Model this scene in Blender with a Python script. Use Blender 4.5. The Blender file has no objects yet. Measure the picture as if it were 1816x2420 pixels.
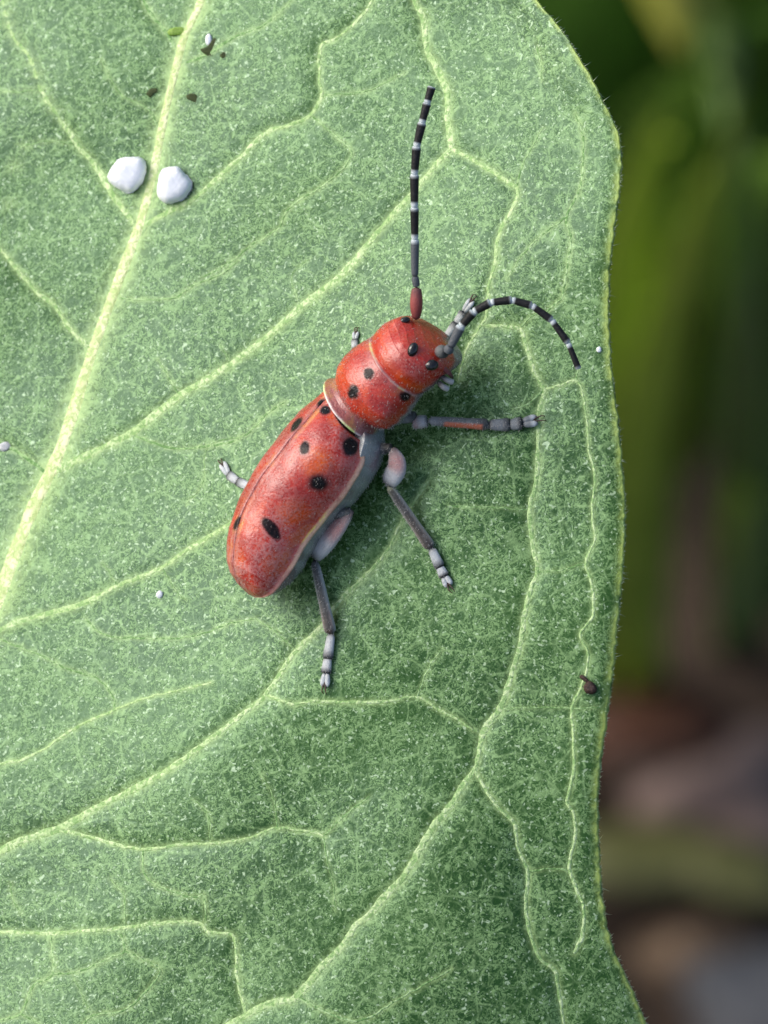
import bpy, bmesh, math, random
import numpy as np
from mathutils import Vector, Matrix
random.seed(7); RNG = np.random.default_rng(11)
R = math.radians
scene = bpy.context.scene
COL = scene.collection

# ------------------------------------------------------------------ camera, sky, sun, exposure
S = 1.71e-5                       # metres per photograph pixel at the beetle (a 12 mm beetle)
DIST = 0.45                       # camera to beetle
DP = DIST / S
PITCH = R(55)                     # the camera looks this far below the horizon
P0 = Vector((0, 0, 0.62))         # the beetle's place, 62 cm above the soil
XC = Vector((1, 0, 0)); ZC = Vector((0, -math.cos(PITCH), math.sin(PITCH))); YC = ZC.cross(XC)
M = Matrix(((XC.x, YC.x, ZC.x, P0.x), (XC.y, YC.y, ZC.y, P0.y), (XC.z, YC.z, ZC.z, P0.z), (0, 0, 0, 1)))
cd = bpy.data.cameras.new('camera'); cam = bpy.data.objects.new('camera', cd); COL.objects.link(cam)
cam.matrix_world = M @ Matrix.Translation((0, 0, DIST))
cd.sensor_fit = 'VERTICAL'; cd.sensor_height = 36
cd.lens = 36 * DIST / (2420 * S)
cd.clip_start = 0.01; cd.clip_end = 400
cd.dof.use_dof = True; cd.dof.focus_distance = DIST - 0.0012; cd.dof.aperture_fstop = cd.lens / 3.5
scene.camera = cam

SUN_C = Vector((-0.78, 0.46, 0.46)).normalized()       # towards the sun, camera axes
SUN = (XC * SUN_C.x + YC * SUN_C.y + ZC * SUN_C.z).normalized()
world = bpy.data.worlds.new('World'); scene.world = world; world.use_nodes = True
wn = world.node_tree; bg = wn.nodes['Background']
sky = wn.nodes.new('ShaderNodeTexSky'); sky.sky_type = 'NISHITA'; sky.sun_disc = False
sky.sun_elevation = math.asin(SUN.z); sky.sun_rotation = math.atan2(SUN.x, SUN.y)
sky.dust_density = 4.0; sky.air_density = 1.0; sky.ozone_density = 1.0
wn.links.new(sky.outputs[0], bg.inputs[0]); bg.inputs[1].default_value = 0.13
sd = bpy.data.lights.new('sun', 'SUN'); sd.energy = 1.4; sd.angle = R(40); sd.color = (1, 0.985, 0.955)
so = bpy.data.objects.new('sun', sd); COL.objects.link(so)
so.rotation_euler = SUN.to_track_quat('Z', 'Y').to_euler(); so.location = (0, 0, 3)
vs = scene.view_settings; vs.view_transform = 'Standard'; vs.look = 'None'; vs.gamma = 1; vs.exposure = 0.7
vs.use_curve_mapping = False
scene.cycles.max_bounces = 5; scene.cycles.diffuse_bounces = 3; scene.cycles.glossy_bounces = 2; scene.cycles.transmission_bounces = 2

# ------------------------------------------------------------------ helpers
def tag(o, label=None, cat=None, group=None, kind=None):
    for k, v in (('label', label), ('category', cat), ('group', group), ('kind', kind)):
        if v: o[k] = v
    return o

def empty(name, mat):
    o = bpy.data.objects.new(name, None); COL.objects.link(o); o.matrix_world = mat; o.empty_display_size = 0.005
    return o

def mesh_obj(name, verts, faces, mat, parent=None, smooth=True, fix=True, attrs=None):
    me = bpy.data.meshes.new(name)
    verts = np.asarray(verts, dtype=np.float64)
    if isinstance(faces, np.ndarray):
        n = len(faces); k = faces.shape[1]
        me.vertices.add(len(verts)); me.vertices.foreach_set('co', verts.astype(np.float32).ravel())
        me.loops.add(n * k); me.loops.foreach_set('vertex_index', faces.astype(np.int32).ravel())
        me.polygons.add(n); me.polygons.foreach_set('loop_start', np.arange(0, n * k, k, dtype=np.int32))
        me.update(calc_edges=True); me.validate()
    else:
        me.from_pydata([tuple(v) for v in verts], [], faces)
    if fix:
        bm = bmesh.new(); bm.from_mesh(me); bmesh.ops.recalc_face_normals(bm, faces=bm.faces); bm.to_mesh(me); bm.free()
    if smooth: me.polygons.foreach_set('use_smooth', np.ones(len(me.polygons), dtype=bool))
    if attrs:
        for an, arr in attrs.items():
            arr = np.asarray(arr, dtype=np.float32)
            if arr.ndim == 1:
                a = me.attributes.new(an, 'FLOAT', 'POINT'); a.data.foreach_set('value', arr)
            else:
                a = me.attributes.new(an, 'FLOAT_COLOR', 'POINT')
                a.data.foreach_set('color', np.concatenate([arr, np.ones((len(arr), 1), np.float32)], 1).ravel())
    me.materials.append(mat)
    o = bpy.data.objects.new(name, me); COL.objects.link(o)
    if parent: o.parent = parent
    return o

def pos(px, py, z):
    """photo pixel + height z (pixels, towards the camera) -> plane coordinates in pixel units"""
    f = (DP - z) / DP
    return np.stack([(px - 908) * f, (1210 - py) * f, z + 0 * px], -1)

def grid_faces(nu, nv, close_v=False):
    i = np.arange(nu - 1)[:, None]; j = np.arange(nv if close_v else nv - 1)[None, :]
    j2 = (j + 1) % nv
    return np.stack([i * nv + j, i * nv + j2, (i + 1) * nv + j2, (i + 1) * nv + j], -1).reshape(-1, 4)

def smoothstep(a, b, x):
    t = np.clip((x - a) / (b - a), 0, 1); return t * t * (3 - 2 * t)

def resample(pts, step):
    """Catmull-Rom through pts (n x k), equally spaced"""
    pts = np.asarray(pts, float)
    if len(pts) > 2:
        P = np.vstack([2 * pts[0] - pts[1], pts, 2 * pts[-1] - pts[-2]]); out = []
        for i in range(1, len(P) - 2):
            t = np.linspace(0, 1, 12, endpoint=False)[:, None]
            a, b, c, d = P[i - 1], P[i], P[i + 1], P[i + 2]
            out.append(.5 * (2 * b + (c - a) * t + (2 * a - 5 * b + 4 * c - d) * t ** 2 + (3 * b - a - 3 * c + d) * t ** 3))
        pts = np.vstack(out + [pts[-1:]])
    L = np.r_[0, np.cumsum(np.linalg.norm(np.diff(pts[:, :2], axis=0), axis=1))] if pts.shape[1] < 4 else \
        np.r_[0, np.cumsum(np.linalg.norm(np.diff(pts[:, :3], axis=0), axis=1))]
    n = max(2, int(round(L[-1] / step)) + 1); t = np.linspace(0, L[-1], n)
    return np.stack([np.interp(t, L, pts[:, k]) for k in range(pts.shape[1])], 1)

def tube(path, rad, nseg=12, flat=1.0, up=(0, 0, 1), caps=True):
    """tube along path (n x 3) with radii; flat squashes it along 'up'. returns verts, faces(list), param t"""
    path = np.asarray(path, float); n = len(path); rad = np.broadcast_to(np.asarray(rad, float), (n,))
    T = np.gradient(path, axis=0); T /= np.linalg.norm(T, axis=1)[:, None] + 1e-12
    up = np.asarray(up, float)
    B = np.cross(T, up); B /= np.linalg.norm(B, axis=1)[:, None] + 1e-9
    Nn = np.cross(B, T)
    th = np.linspace(0, 2 * np.pi, nseg, endpoint=False)
    V = path[:, None, :] + rad[:, None, None] * (np.cos(th)[None, :, None] * B[:, None, :] + flat * np.sin(th)[None, :, None] * Nn[:, None, :])
    V = V.reshape(-1, 3); F = [tuple(f) for f in grid_faces(n, nseg, True)]
    if caps: F += [tuple(range(nseg))[::-1], tuple(range((n - 1) * nseg, n * nseg))]
    return V, F, np.repeat(np.linspace(0, 1, n), nseg), np.tile(th, n)

def round_rad(n, r0, rmid, r1, end=0.09):
    t = np.linspace(0, 1, n)
    r = np.where(t < .5, r0 + (rmid - r0) * np.sin(np.pi * t), r1 + (rmid - r1) * np.sin(np.pi * t))
    e = np.minimum(t, 1 - t) / end
    return r * np.sqrt(np.clip(1 - (1 - np.clip(e, 0, 1)) ** 2, 0.02, 1))

# node helpers
class NT:
    def __init__(s, name):
        s.m = bpy.data.materials.new(name); s.m.use_nodes = True; s.t = s.m.node_tree
        s.b = s.t.nodes['Principled BSDF']
    def n(s, typ, **kw):
        nd = s.t.nodes.new('ShaderNode' + typ)
        for k, v in kw.items(): setattr(nd, k, v)
        return nd
    def l(s, a, b): s.t.links.new(a, b)
    def setv(s, sock, v):
        if hasattr(v, 'is_output'): s.l(v, sock)
        elif isinstance(v, (tuple, list)) and len(v) == 3 and sock.type == 'RGBA': sock.default_value = (*v, 1)
        else: sock.default_value = v
    def coord(s, scale):
        tc = s.n('TexCoord'); mp = s.n('Mapping'); s.l(tc.outputs['Object'], mp.inputs[0])
        sc = scale if isinstance(scale, (tuple, list)) else (scale,) * 3
        mp.inputs['Scale'].default_value = sc
        return mp.outputs[0]
    def noise(s, vec, scale=1, detail=2, rough=.5, dist=0):
        nd = s.n('TexNoise'); s.l(vec, nd.inputs['Vector'])
        for k, v in (('Scale', scale), ('Detail', detail), ('Roughness', rough), ('Distortion', dist)): nd.inputs[k].default_value = v
        return nd.outputs[0], nd.outputs[1]
    def vor(s, vec, scale=1, feature='F1', rand=1):
        nd = s.n('TexVoronoi', feature=feature); s.l(vec, nd.inputs['Vector']); nd.inputs['Scale'].default_value = scale
        nd.inputs['Randomness'].default_value = rand
        return nd
    def ramp(s, fac, a, b, lo=0., hi=1.):
        nd = s.n('MapRange', interpolation_type='SMOOTHSTEP'); s.l(fac, nd.inputs[0])
        for i, v in enumerate((a, b, lo, hi)): nd.inputs[i + 1].default_value = v
        return nd.outputs[0]
    def math(s, op, a, b=0.):
        nd = s.n('Math', operation=op); s.setv(nd.inputs[0], a); s.setv(nd.inputs[1], b); return nd.outputs[0]
    def mix(s, fac, a, b, blend='MIX'):
        nd = s.n('Mix', data_type='RGBA', blend_type=blend)
        s.setv(nd.inputs[0], fac); s.setv(nd.inputs[6], a); s.setv(nd.inputs[7], b); return nd.outputs[2]
    def attr(s, name):
        nd = s.n('Attribute'); nd.attribute_name = name; return nd
    def vadd(s, a, b, k):
        sc = s.n('VectorMath', operation='SCALE'); s.l(b, sc.inputs[0]); sc.inputs[3].default_value = k
        ad = s.n('VectorMath', operation='ADD'); s.l(a, ad.inputs[0]); s.l(sc.outputs[0], ad.inputs[1]); return ad.outputs[0]
    def bump(s, h, dist, strength=1.):
        nd = s.n('Bump'); s.l(h, nd.inputs['Height']); nd.inputs['Distance'].default_value = dist; nd.inputs['Strength'].default_value = strength
        s.l(nd.outputs[0], s.b.inputs['Normal']); return nd
    def out(s, color=None, rough=None, spec=None, **kw):
        if color is not None: s.setv(s.b.inputs['Base Color'], color)
        if rough is not None: s.setv(s.b.inputs['Roughness'], rough)
        if spec is not None: s.setv(s.b.inputs['Specular IOR Level'], spec)
        for k, v in kw.items(): s.setv(s.b.inputs[k.replace('_', ' ')], v)
        return s.m

K = 1 / (S * 1000)      # object metres -> thousands of photo pixels

# ------------------------------------------------------------------ ground and background materials
def soil_mat():
    t = NT('soil'); c = t.coord(1.0)
    a, _ = t.noise(c, 28, 6, .65); b, _ = t.noise(c, 140, 5, .7); g, _ = t.noise(c, 9, 3, .5)
    col = t.mix(t.ramp(a, .35, .65), (.020, .014, .010), (.060, .042, .031))
    col = t.mix(t.ramp(b, .55, .75, 0, .6), col, (.085, .064, .050))
    col = t.mix(t.ramp(g, .52, .7, 0, .6), col, (.03, .045, .012))
    t.bump(b, .004, .8)
    return t.out(col, .95, .15)
def simple(name, c1, c2, scale, rough, spec=.4, bump=None, detail=3):
    t = NT(name); c = t.coord(scale); a, _ = t.noise(c, 1, detail, .6)
    col = t.mix(t.ramp(a, .3, .7), c1, c2)
    if bump: t.bump(a, bump, .6)
    return t.out(col, rough, spec)
M_SOIL = soil_mat()
M_GRASS = [simple('grass_olive', (.28, .42, .03), (.38, .52, .055), 60, .5),
           simple('grass_dark', (.05, .13, .012), (.08, .17, .02), 60, .5),
           simple('grass_yellow', (.17, .19, .02), (.26, .25, .03), 60, .5),
           simple('grass_greyish', (.13, .22, .06), (.19, .29, .09), 60, .5)]
M_STEM = simple('stem_green', (.12, .2, .06), (.2, .3, .1), 300, .5)
M_PINK = simple('pinkish_stone', (.11, .076, .066), (.18, .13, .115), 120, .8, .3, .001, 6)
M_BLUE = simple('blue_grey_stone', (.04, .043, .05), (.075, .08, .09), 120, .75, .3, .001, 6)
M_RUST = simple('rusty_dead_leaf', (.05, .020, .011), (.085, .036, .020), 150, .7, .3)
M_TAN = simple('tan_dead_leaf', (.09, .06, .038), (.13, .09, .058), 150, .7, .3)
M_CLOD = simple('dark_clod', (.02, .016, .012), (.05, .038, .03), 200, .95, .15, .002, 6)
M_OLIVE = simple('olive_leaf', (.07, .075, .022), (.105, .105, .035), 60, .55)

def ray_ground(px, py, h=0.0):
    d = (XC * (px - 908) * S + YC * (1210 - py) * S - ZC * DIST)
    o = cam.matrix_world.translation
    return o + d * ((h - o.z) / d.z)
def ray_at(px, py, dist):
    d = (XC * (px - 908) * S + YC * (1210 - py) * S - ZC * DIST)
    return cam.matrix_world.translation + d * (dist / DIST)

# ground: a sheet to the horizon, finer and lumpy below the plant
def ground():
    e = np.r_[-150, -60, -20, -6, -2.5, np.linspace(-1, 1, 161), 2.5, 6, 20, 60, 150]
    ex, ey = np.meshgrid(e, e + .6, indexing='ij')
    h = np.zeros_like(ex); m = np.maximum(np.abs(ex), np.abs(ey - .6)) <= 1.0
    for k in range(24):
        f = RNG.uniform(8, 60); a = RNG.uniform(0, 6.28); ph = RNG.uniform(0, 6.28)
        h += .05 / f * np.sin(f * (ex * math.cos(a) + ey * math.sin(a)) + ph)
    h = np.where(m, h * .6 - .004, -.004)
    V = np.stack([ex, ey, h], -1).reshape(-1, 3); n = len(e)
    F = grid_faces(n, n)[:, ::-1]
    tag(mesh_obj('ground', V, F, M_SOIL), kind='structure'); bpy.data.objects['ground']['label'] = 'dark brown blurred soil far below the leaf'
ground()

# ------------------------------------------------------------------ leaf surface
MID = np.array([(760, -1050), (690, -700), (560, -250), (476, 0), (438, 82), (421, 142), (388, 279), (361, 416), (328, 536), (279, 667), (224, 815),
                (180, 952), (137, 1077), (82, 1192), (33, 1313), (0, 1400), (-120, 1690), (-400, 2350), (-760, 3200)], float)
# right margin, top to bottom (the middle of it traced), and a left margin outside the picture
RIGHT = np.array([(760, -1050), (930, -700), (1100, -320), (1200, -110), (1268, 0), (1322, 65), (1375, 145), (1412, 215), (1442, 270), (1462, 320), (1466, 380),
                  (1463, 450), (1452, 530), (1442, 620), (1438, 720), (1441, 830), (1450, 930), (1462, 1020), (1470, 1110), (1475, 1190), (1474, 1290), (1466, 1400),
                  (1456, 1510), (1444, 1620), (1430, 1720), (1417, 1820), (1412, 1910), (1414, 2000), (1420, 2090), (1432, 2180), (1455, 2260), (1488, 2330), (1525, 2420),
                  (1560, 2560), (1500, 2760), (1250, 2960), (760, 3130), (0, 3250), (-760, 3200)], float)
LEFT = np.array([(760, -1050), (420, -700), (40, -250), (-500, 300), (-900, 900), (-1200, 1600), (-1320, 2200), (-1250, 2800), (-1000, 3120), (-760, 3200)], float)
PD = np.array([0.885, 0.465])            # across the beetle, image axes (y down)
AX = np.array([0.33, -0.944]); BX = np.array([0.944, 0.33])
def uw(p): p = np.asarray(p, float); return p @ AX, p @ BX
def along(poly):
    P = resample(poly, 12); u, w = uw(P); o = np.argsort(u); return u[o], w[o]
MU, MW = along(MID); RU, RW = along(RIGHT); LU, LW = along(LEFT)

def zl(px, py):
    """leaf surface height towards the camera, in pixels, without the relief of the veins"""
    px = np.asarray(px, float); py = np.asarray(py, float)
    q = (px - 711) * PD[0] + (py - 1188) * PD[1]
    z = 0.60 * q
    z = z - 0.00036 * np.clip(q + 20, 0, None) ** 2 + 0.00011 * np.clip(q - 750, 0, None) ** 2
    z = z + 0.00005 * np.clip(-q - 500, 0, None) ** 2
    u = px * AX[0] + py * AX[1]; w = px * BX[0] + py * BX[1]
    mid = np.interp(u, MU, MW); rm = np.interp(u, RU, RW)
    z = z + 0.04 * np.sqrt(np.clip(mid - w, 0, None) ** 2 + 400) - 1
    dm = rm - w
    z = z + 34 * np.exp(-(dm / 120.) ** 2) * (0.55 + 0.45 * np.sin(u / 190. + .8)) - 4 * np.exp(-(dm / 24.) ** 2)
    for (f, a, ph, amp) in ((.0105, .5, .3, 7), (.0082, 2.0, 1.9, 8), (.0160, 1.2, 4.0, 3.5), (.0145, 2.7, 2.5, 3.5), (.0052, 1.0, 0., 16)):
        z = z + amp * np.sin(f * (px * math.cos(a) + py * math.sin(a)) + ph)
    return z

# veins: (points, width at start, width at end, strength)
VEINS = [
 ([(8, -60), (8, 0), (14, 33), (33, 88), (71, 137), (98, 213), (148, 290), (186, 345), (230, 399), (263, 454), (295, 498), (322, 535)], 10, 15, .8),
 ([(345, 530), (394, 503), (465, 465), (514, 421), (569, 372), (624, 317), (684, 295), (733, 273), (760, 230), (755, 180), (760, 109), (799, 88), (870, 20), (900, -60)], 14, 7, .8),
 ([(766, 224), (853, 219), (897, 202), (960, 170)], 6, 4, .55),
 ([(738, 273), (788, 317), (831, 355), (820, 388), (766, 437), (689, 487), (656, 541), (602, 574), (547, 618), (480, 655)], 6, 6, .6),
 ([(320, -60), (339, 0), (361, 38), (394, 77), (413, 110)], 9, 12, .7),
 ([(440, 148), (492, 126), (547, 93), (645, 44), (720, -40)], 9, 6, .6),
 ([(241, 142), (284, 219), (350, 257), (372, 300)], 5, 6, .5),
 ([(44, 350), (109, 334), (180, 339)], 5, 5, .5), ([(44, 350), (27, 437), (22, 492), (0, 560)], 5, 4, .5), ([(0, 215), (50, 218), (98, 208)], 4, 5, .45),
 ([(960, -60), (979, 0), (1001, 49), (1012, 120), (1039, 175), (1056, 219), (1058, 284), (1067, 352)], 15, 17, 1.),
 ([(1067, 352), (1127, 383), (1203, 432), (1222, 442), (1220, 476), (1192, 525), (1176, 569), (1170, 620), (1154, 687), (1149, 747), (1127, 785), (1100, 835), (1085, 900)], 13, 6, .85),
 ([(1067, 352), (1017, 405), (963, 470), (908, 531), (848, 605), (793, 660), (711, 725), (656, 775), (574, 840), (492, 895), (427, 933), (372, 977), (306, 1026), (219, 1070), (164, 1097), (128, 1112)], 13, 20, 1.),
 ([(1351, 560), (1340, 514), (1373, 438), (1378, 328), (1360, 270)], 8, 5, .6), ([(1340, 514), (1291, 547), (1236, 602), (1200, 660)], 6, 4, .5),
 ([(1351, 552), (1346, 605), (1329, 698), (1318, 714), (1290, 740)], 8, 7, .7), ([(1269, 109), (1280, 164), (1280, 191)], 6, 5, .5), ([(1285, 300), (1240, 380), (1222, 440)], 4, 5, .4),
 ([(1149, 770), (1190, 772), (1231, 775)], 9, 9, .75),
 ([(1231, 775), (1247, 824), (1263, 878), (1285, 922), (1274, 977), (1272, 1043), (1269, 1125), (1253, 1201), (1258, 1276), (1269, 1352), (1247, 1418), (1231, 1522), (1209, 1593), (1182, 1675), (1143, 1730), (1127, 1806),
   (1121, 1820), (1089, 1864), (1067, 1903), (1028, 1946), (996, 2001), (957, 2067), (905, 2124), (870, 2165), (842, 2187), (810, 2236), (755, 2291), (700, 2357), (651, 2367), (591, 2395), (547, 2420), (420, 2490), (200, 2600)], 11, 20, 1.),
 ([(1123, 1818), (1165, 1892), (1214, 1946), (1225, 2006), (1247, 2061), (1244, 2143), (1258, 2220), (1280, 2269), (1313, 2296), (1324, 2362), (1335, 2430)], 10, 9, .85),
 ([(1285, 922), (1324, 911), (1362, 900), (1378, 933), (1389, 1015), (1392, 1059), (1406, 1125), (1400, 1210), (1406, 1276), (1384, 1330), (1400, 1385), (1403, 1451), (1373, 1500), (1389, 1538), (1387, 1587), (1373, 1626),
   (1351, 1675), (1354, 1730), (1357, 1815), (1351, 1848), (1340, 1892), (1357, 1924), (1359, 1979), (1346, 2050), (1362, 2099), (1381, 2154), (1373, 2220), (1357, 2253)], 6, 10, .75),
 ([(1247, 2061), (1290, 2054), (1340, 2056)], 6, 6, .6), ([(1269, 1352), (1320, 1348), (1378, 1334)], 5, 5, .45), ([(1182, 1675), (1290, 1672), (1360, 1675), (1420, 1672)], 4, 4, .4),
 ([(1231, 775), (1258, 747), (1290, 735)], 6, 4, .55), ([(1285, 922), (1247, 955), (1215, 965)], 7, 4, .55), ([(1362, 900), (1368, 860)], 6, 4, .5),
 ([(560, 1230), (536, 1243), (454, 1292), (383, 1341), (279, 1385), (191, 1429), (109, 1451), (33, 1473), (-30, 1505)], 9, 16, .9),
 ([(1010, 1140), (951, 1231), (908, 1314), (810, 1412), (755, 1484), (695, 1544), (629, 1642), (574, 1686), (520, 1730), (454, 1779), (405, 1815), (328, 1859), (230, 1908), (142, 1957), (55, 1985), (0, 2012), (-160, 2085)], 6, 22, 1.),
 ([(629, 1642), (689, 1664), (738, 1659), (842, 1659), (908, 1659), (985, 1648), (1034, 1675), (1083, 1702), (1130, 1730)], 10, 6, .75), ([(985, 1648), (1017, 1571), (1045, 1533)], 6, 4, .5),
 ([(500, 1612), (476, 1620), (350, 1648), (268, 1680), (181, 1719), (109, 1768), (55, 1795), (0, 1806), (-60, 1815)], 6, 9, .75),
 ([(0, 1510), (27, 1522), (98, 1549), (164, 1582), (230, 1604), (270, 1650), (268, 1680)], 7, 5, .55), ([(202, 1462), (246, 1500), (328, 1508), (449, 1505), (547, 1473), (607, 1462)], 6, 5, .55), ([(607, 1462), (660, 1500), (690, 1530)], 5, 5, .5),
 ([(142, 1963), (219, 1979), (328, 2006), (438, 1996), (547, 1990), (602, 1976), (656, 1957), (744, 1968), (766, 1979)], 10, 7, .8), ([(766, 1979), (777, 2045), (788, 2088), (793, 2154)], 5, 4, .5), ([(766, 1974), (820, 1924), (875, 1881)], 6, 5, .55),
 ([(-30, 2199), (0, 2201), (120, 2206), (219, 2198), (295, 2192), (383, 2181), (470, 2181), (492, 2203), (552, 2214), (561, 2307), (580, 2395)], 9, 9, .8),
 ([(120, 2209), (126, 2302), (82, 2329), (49, 2395), (0, 2411)], 7, 8, .7), ([(126, 2302), (186, 2296), (263, 2264), (295, 2247), (284, 2203)], 6, 6, .65), ([(295, 2247), (377, 2291), (339, 2351), (290, 2389), (219, 2400), (191, 2430)], 6, 7, .65),
 ([(295, 2190), (295, 2121), (274, 2094), (258, 2075)], 6, 4, .6), ([(339, 2006), (350, 2078), (454, 2121), (481, 2116), (487, 2176)], 7, 6, .65), ([(175, 2307), (213, 2389)], 4, 4, .45), ([(49, 2395), (110, 2430)], 6, 6, .6),
 ([(706, 2357), (788, 2400), (853, 2411), (908, 2384), (941, 2362), (990, 2335), (1067, 2291)], 8, 5, .65), ([(25, 2085), (30, 2120), (50, 2160)], 5, 4, .5), ([(497, 1985), (495, 1930), (460, 1890)], 5, 3, .45), ([(656, 1957), (650, 1900), (620, 1830)], 5, 3, .45),
 ([(-40, 545), (16, 605), (55, 654), (98, 698), (131, 725), (164, 775), (212, 820)], 10, 12, .85), ([(421, 928), (383, 862), (375, 850)], 6, 4, .55), ([(285, 705), (355, 709), (416, 703), (454, 676), (520, 649), (563, 616)], 7, 5, .6),
 ([(320, 1030), (405, 1059), (492, 1054), (574, 1032), (645, 966), (675, 950)], 8, 6, .6), ([(0, 1045), (33, 1064), (98, 1108), (130, 1130)], 9, 11, .6), ([(711, 725), (690, 650), (735, 610)], 4, 3, .35), ([(548, 864), (520, 815)], 5, 3, .4),
 ([(1120, 1200), (1060, 1195), (1250, 1205)], 4, 4, .35), ([(574, 1032), (492, 1054), (480, 1140), (440, 1190)], 4, 3, .35), ([(383, 1341), (420, 1400), (440, 1420)], 4, 3, .35), ([(279, 1385), (250, 1340), (240, 1330)], 5, 3, .45),
]
def vein_path(v, step=7):
    pts, w0, w1, st = v
    P = resample(pts, step); n = len(P)
    if n > 6:
        k = RNG.normal(0, 1.3, n); k = np.convolve(k, [.25, .5, .25], 'same'); k[[0, -1]] = 0
        T = np.gradient(P, axis=0); T /= np.linalg.norm(T, axis=1)[:, None] + 1e-9
        P = P + np.stack([-T[:, 1], T[:, 0]], 1) * k[:, None]
    w = np.linspace(w0, w1, n) * (1 + np.convolve(RNG.normal(0, .17, n + 4), np.ones(5) / 5, 'valid') * 1.3)
    return P, w, st
# the same veining goes on outside the picture
OUTSIDE = [([(-60, 1560), (-350, 1380), (-700, 1260), (-880, 1080)], 15, 7, .9), ([(-240, 1980), (-600, 1850), (-950, 1740), (-1120, 1560)], 16, 7, .9), ([(-430, 2420), (-800, 2350), (-1150, 2230)], 15, 7, .9),
 ([(-620, 2870), (-900, 2820), (-1120, 2690)], 13, 7, .8), ([(8, -60), (-10, -110), (-40, -190)], 10, 5, .8), ([(-40, 545), (-300, 350), (-420, 310)], 10, 5, .85), ([(600, -380), (780, -500), (880, -470)], 12, 6, .8),
 ([(570, -280), (420, -430), (260, -440)], 12, 6, .8), ([(200, 2600), (-100, 2700), (-520, 2700)], 20, 24, 1.), ([(-160, 2085), (-285, 2120)], 22, 24, 1.), ([(-30, 2199), (-200, 2205), (-330, 2240)], 9, 10, .8), ([(-350, 1380), (-420, 1200), (-600, 1100)], 7, 5, .6),
 ([(-600, 1850), (-680, 1660), (-820, 1560)], 7, 5, .6), ([(900, 2800), (500, 2900), (0, 2950), (-620, 2900)], 8, 20, .9), ([(1300, 2480), (1340, 2600), (1200, 2750), (900, 2800)], 9, 8, .8), ([(960, -60), (900, -220), (720, -300), (580, -300)], 14, 16, .9)]
VP = [vein_path(v) for v in VEINS + OUTSIDE]
MIDP = resample(MID, 8); _mw = np.interp(MIDP[:, 1], [-1050, 0, 500, 1000, 1400, 3200], [8, 26, 29, 38, 46, 80]) * (1 + np.convolve(RNG.normal(0, .12, len(MIDP) + 4), np.ones(5) / 5, 'valid'))
# raster of vein relief and vein colour in photo-pixel space
RX0, RY0, RST = -1500, -1200, 3.0; NX, NY = 1080, 1560
_relief = np.zeros((NY, NX)); _vein = np.zeros((NY, NX))
def stamp(P, w, st, depth, sig, reach=4.0):
    for i in range(len(P) - 1):
        a, b = P[i], P[i + 1]; r = reach * sig + w[i]
        x0, x1 = int((min(a[0], b[0]) - r - RX0) / RST), int((max(a[0], b[0]) + r - RX0) / RST) + 2
        y0, y1 = int((min(a[1], b[1]) - r - RY0) / RST), int((max(a[1], b[1]) + r - RY0) / RST) + 2
        x0, y0 = max(x0, 0), max(y0, 0); x1, y1 = min(x1, NX), min(y1, NY)
        if x0 >= x1 or y0 >= y1: continue
        X, Y = np.meshgrid(RX0 + RST * np.arange(x0, x1), RY0 + RST * np.arange(y0, y1))
        d = b - a; t = np.clip(((X - a[0]) * d[0] + (Y - a[1]) * d[1]) / (d @ d + 1e-9), 0, 1)
        D = np.hypot(X - a[0] - t * d[0], Y - a[1] - t * d[1])
        rl = -depth * np.exp(-(D / sig) ** 1.5)
        vv = st * np.exp(-(D / (w[i] * .5 + 4.0)) ** 2)
        s = (slice(y0, y1), slice(x0, x1))
        _relief[s] = np.minimum(_relief[s], rl); _vein[s] = np.maximum(_vein[s], vv)
for (P, w, st) in VP:
    big = np.mean(w) > 8.5
    stamp(P, w, st * .6, 8 if big else 1.4, 26 if big else 13, 2.6)
stamp(MIDP, _mw * 1.3, .9, 10, 55, 2.6)
def bil(A, px, py):
    fx = np.clip((np.asarray(px, float) - RX0) / RST, 0, NX - 1.001); fy = np.clip((np.asarray(py, float) - RY0) / RST, 0, NY - 1.001)
    i = fx.astype(int); j = fy.astype(int); a = fx - i; b = fy - j
    return A[j, i] * (1 - a) * (1 - b) + A[j, i + 1] * a * (1 - b) + A[j + 1, i] * (1 - a) * b + A[j + 1, i + 1] * a * b
def zs(px, py): return zl(px, py) + bil(_relief, px, py)

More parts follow.
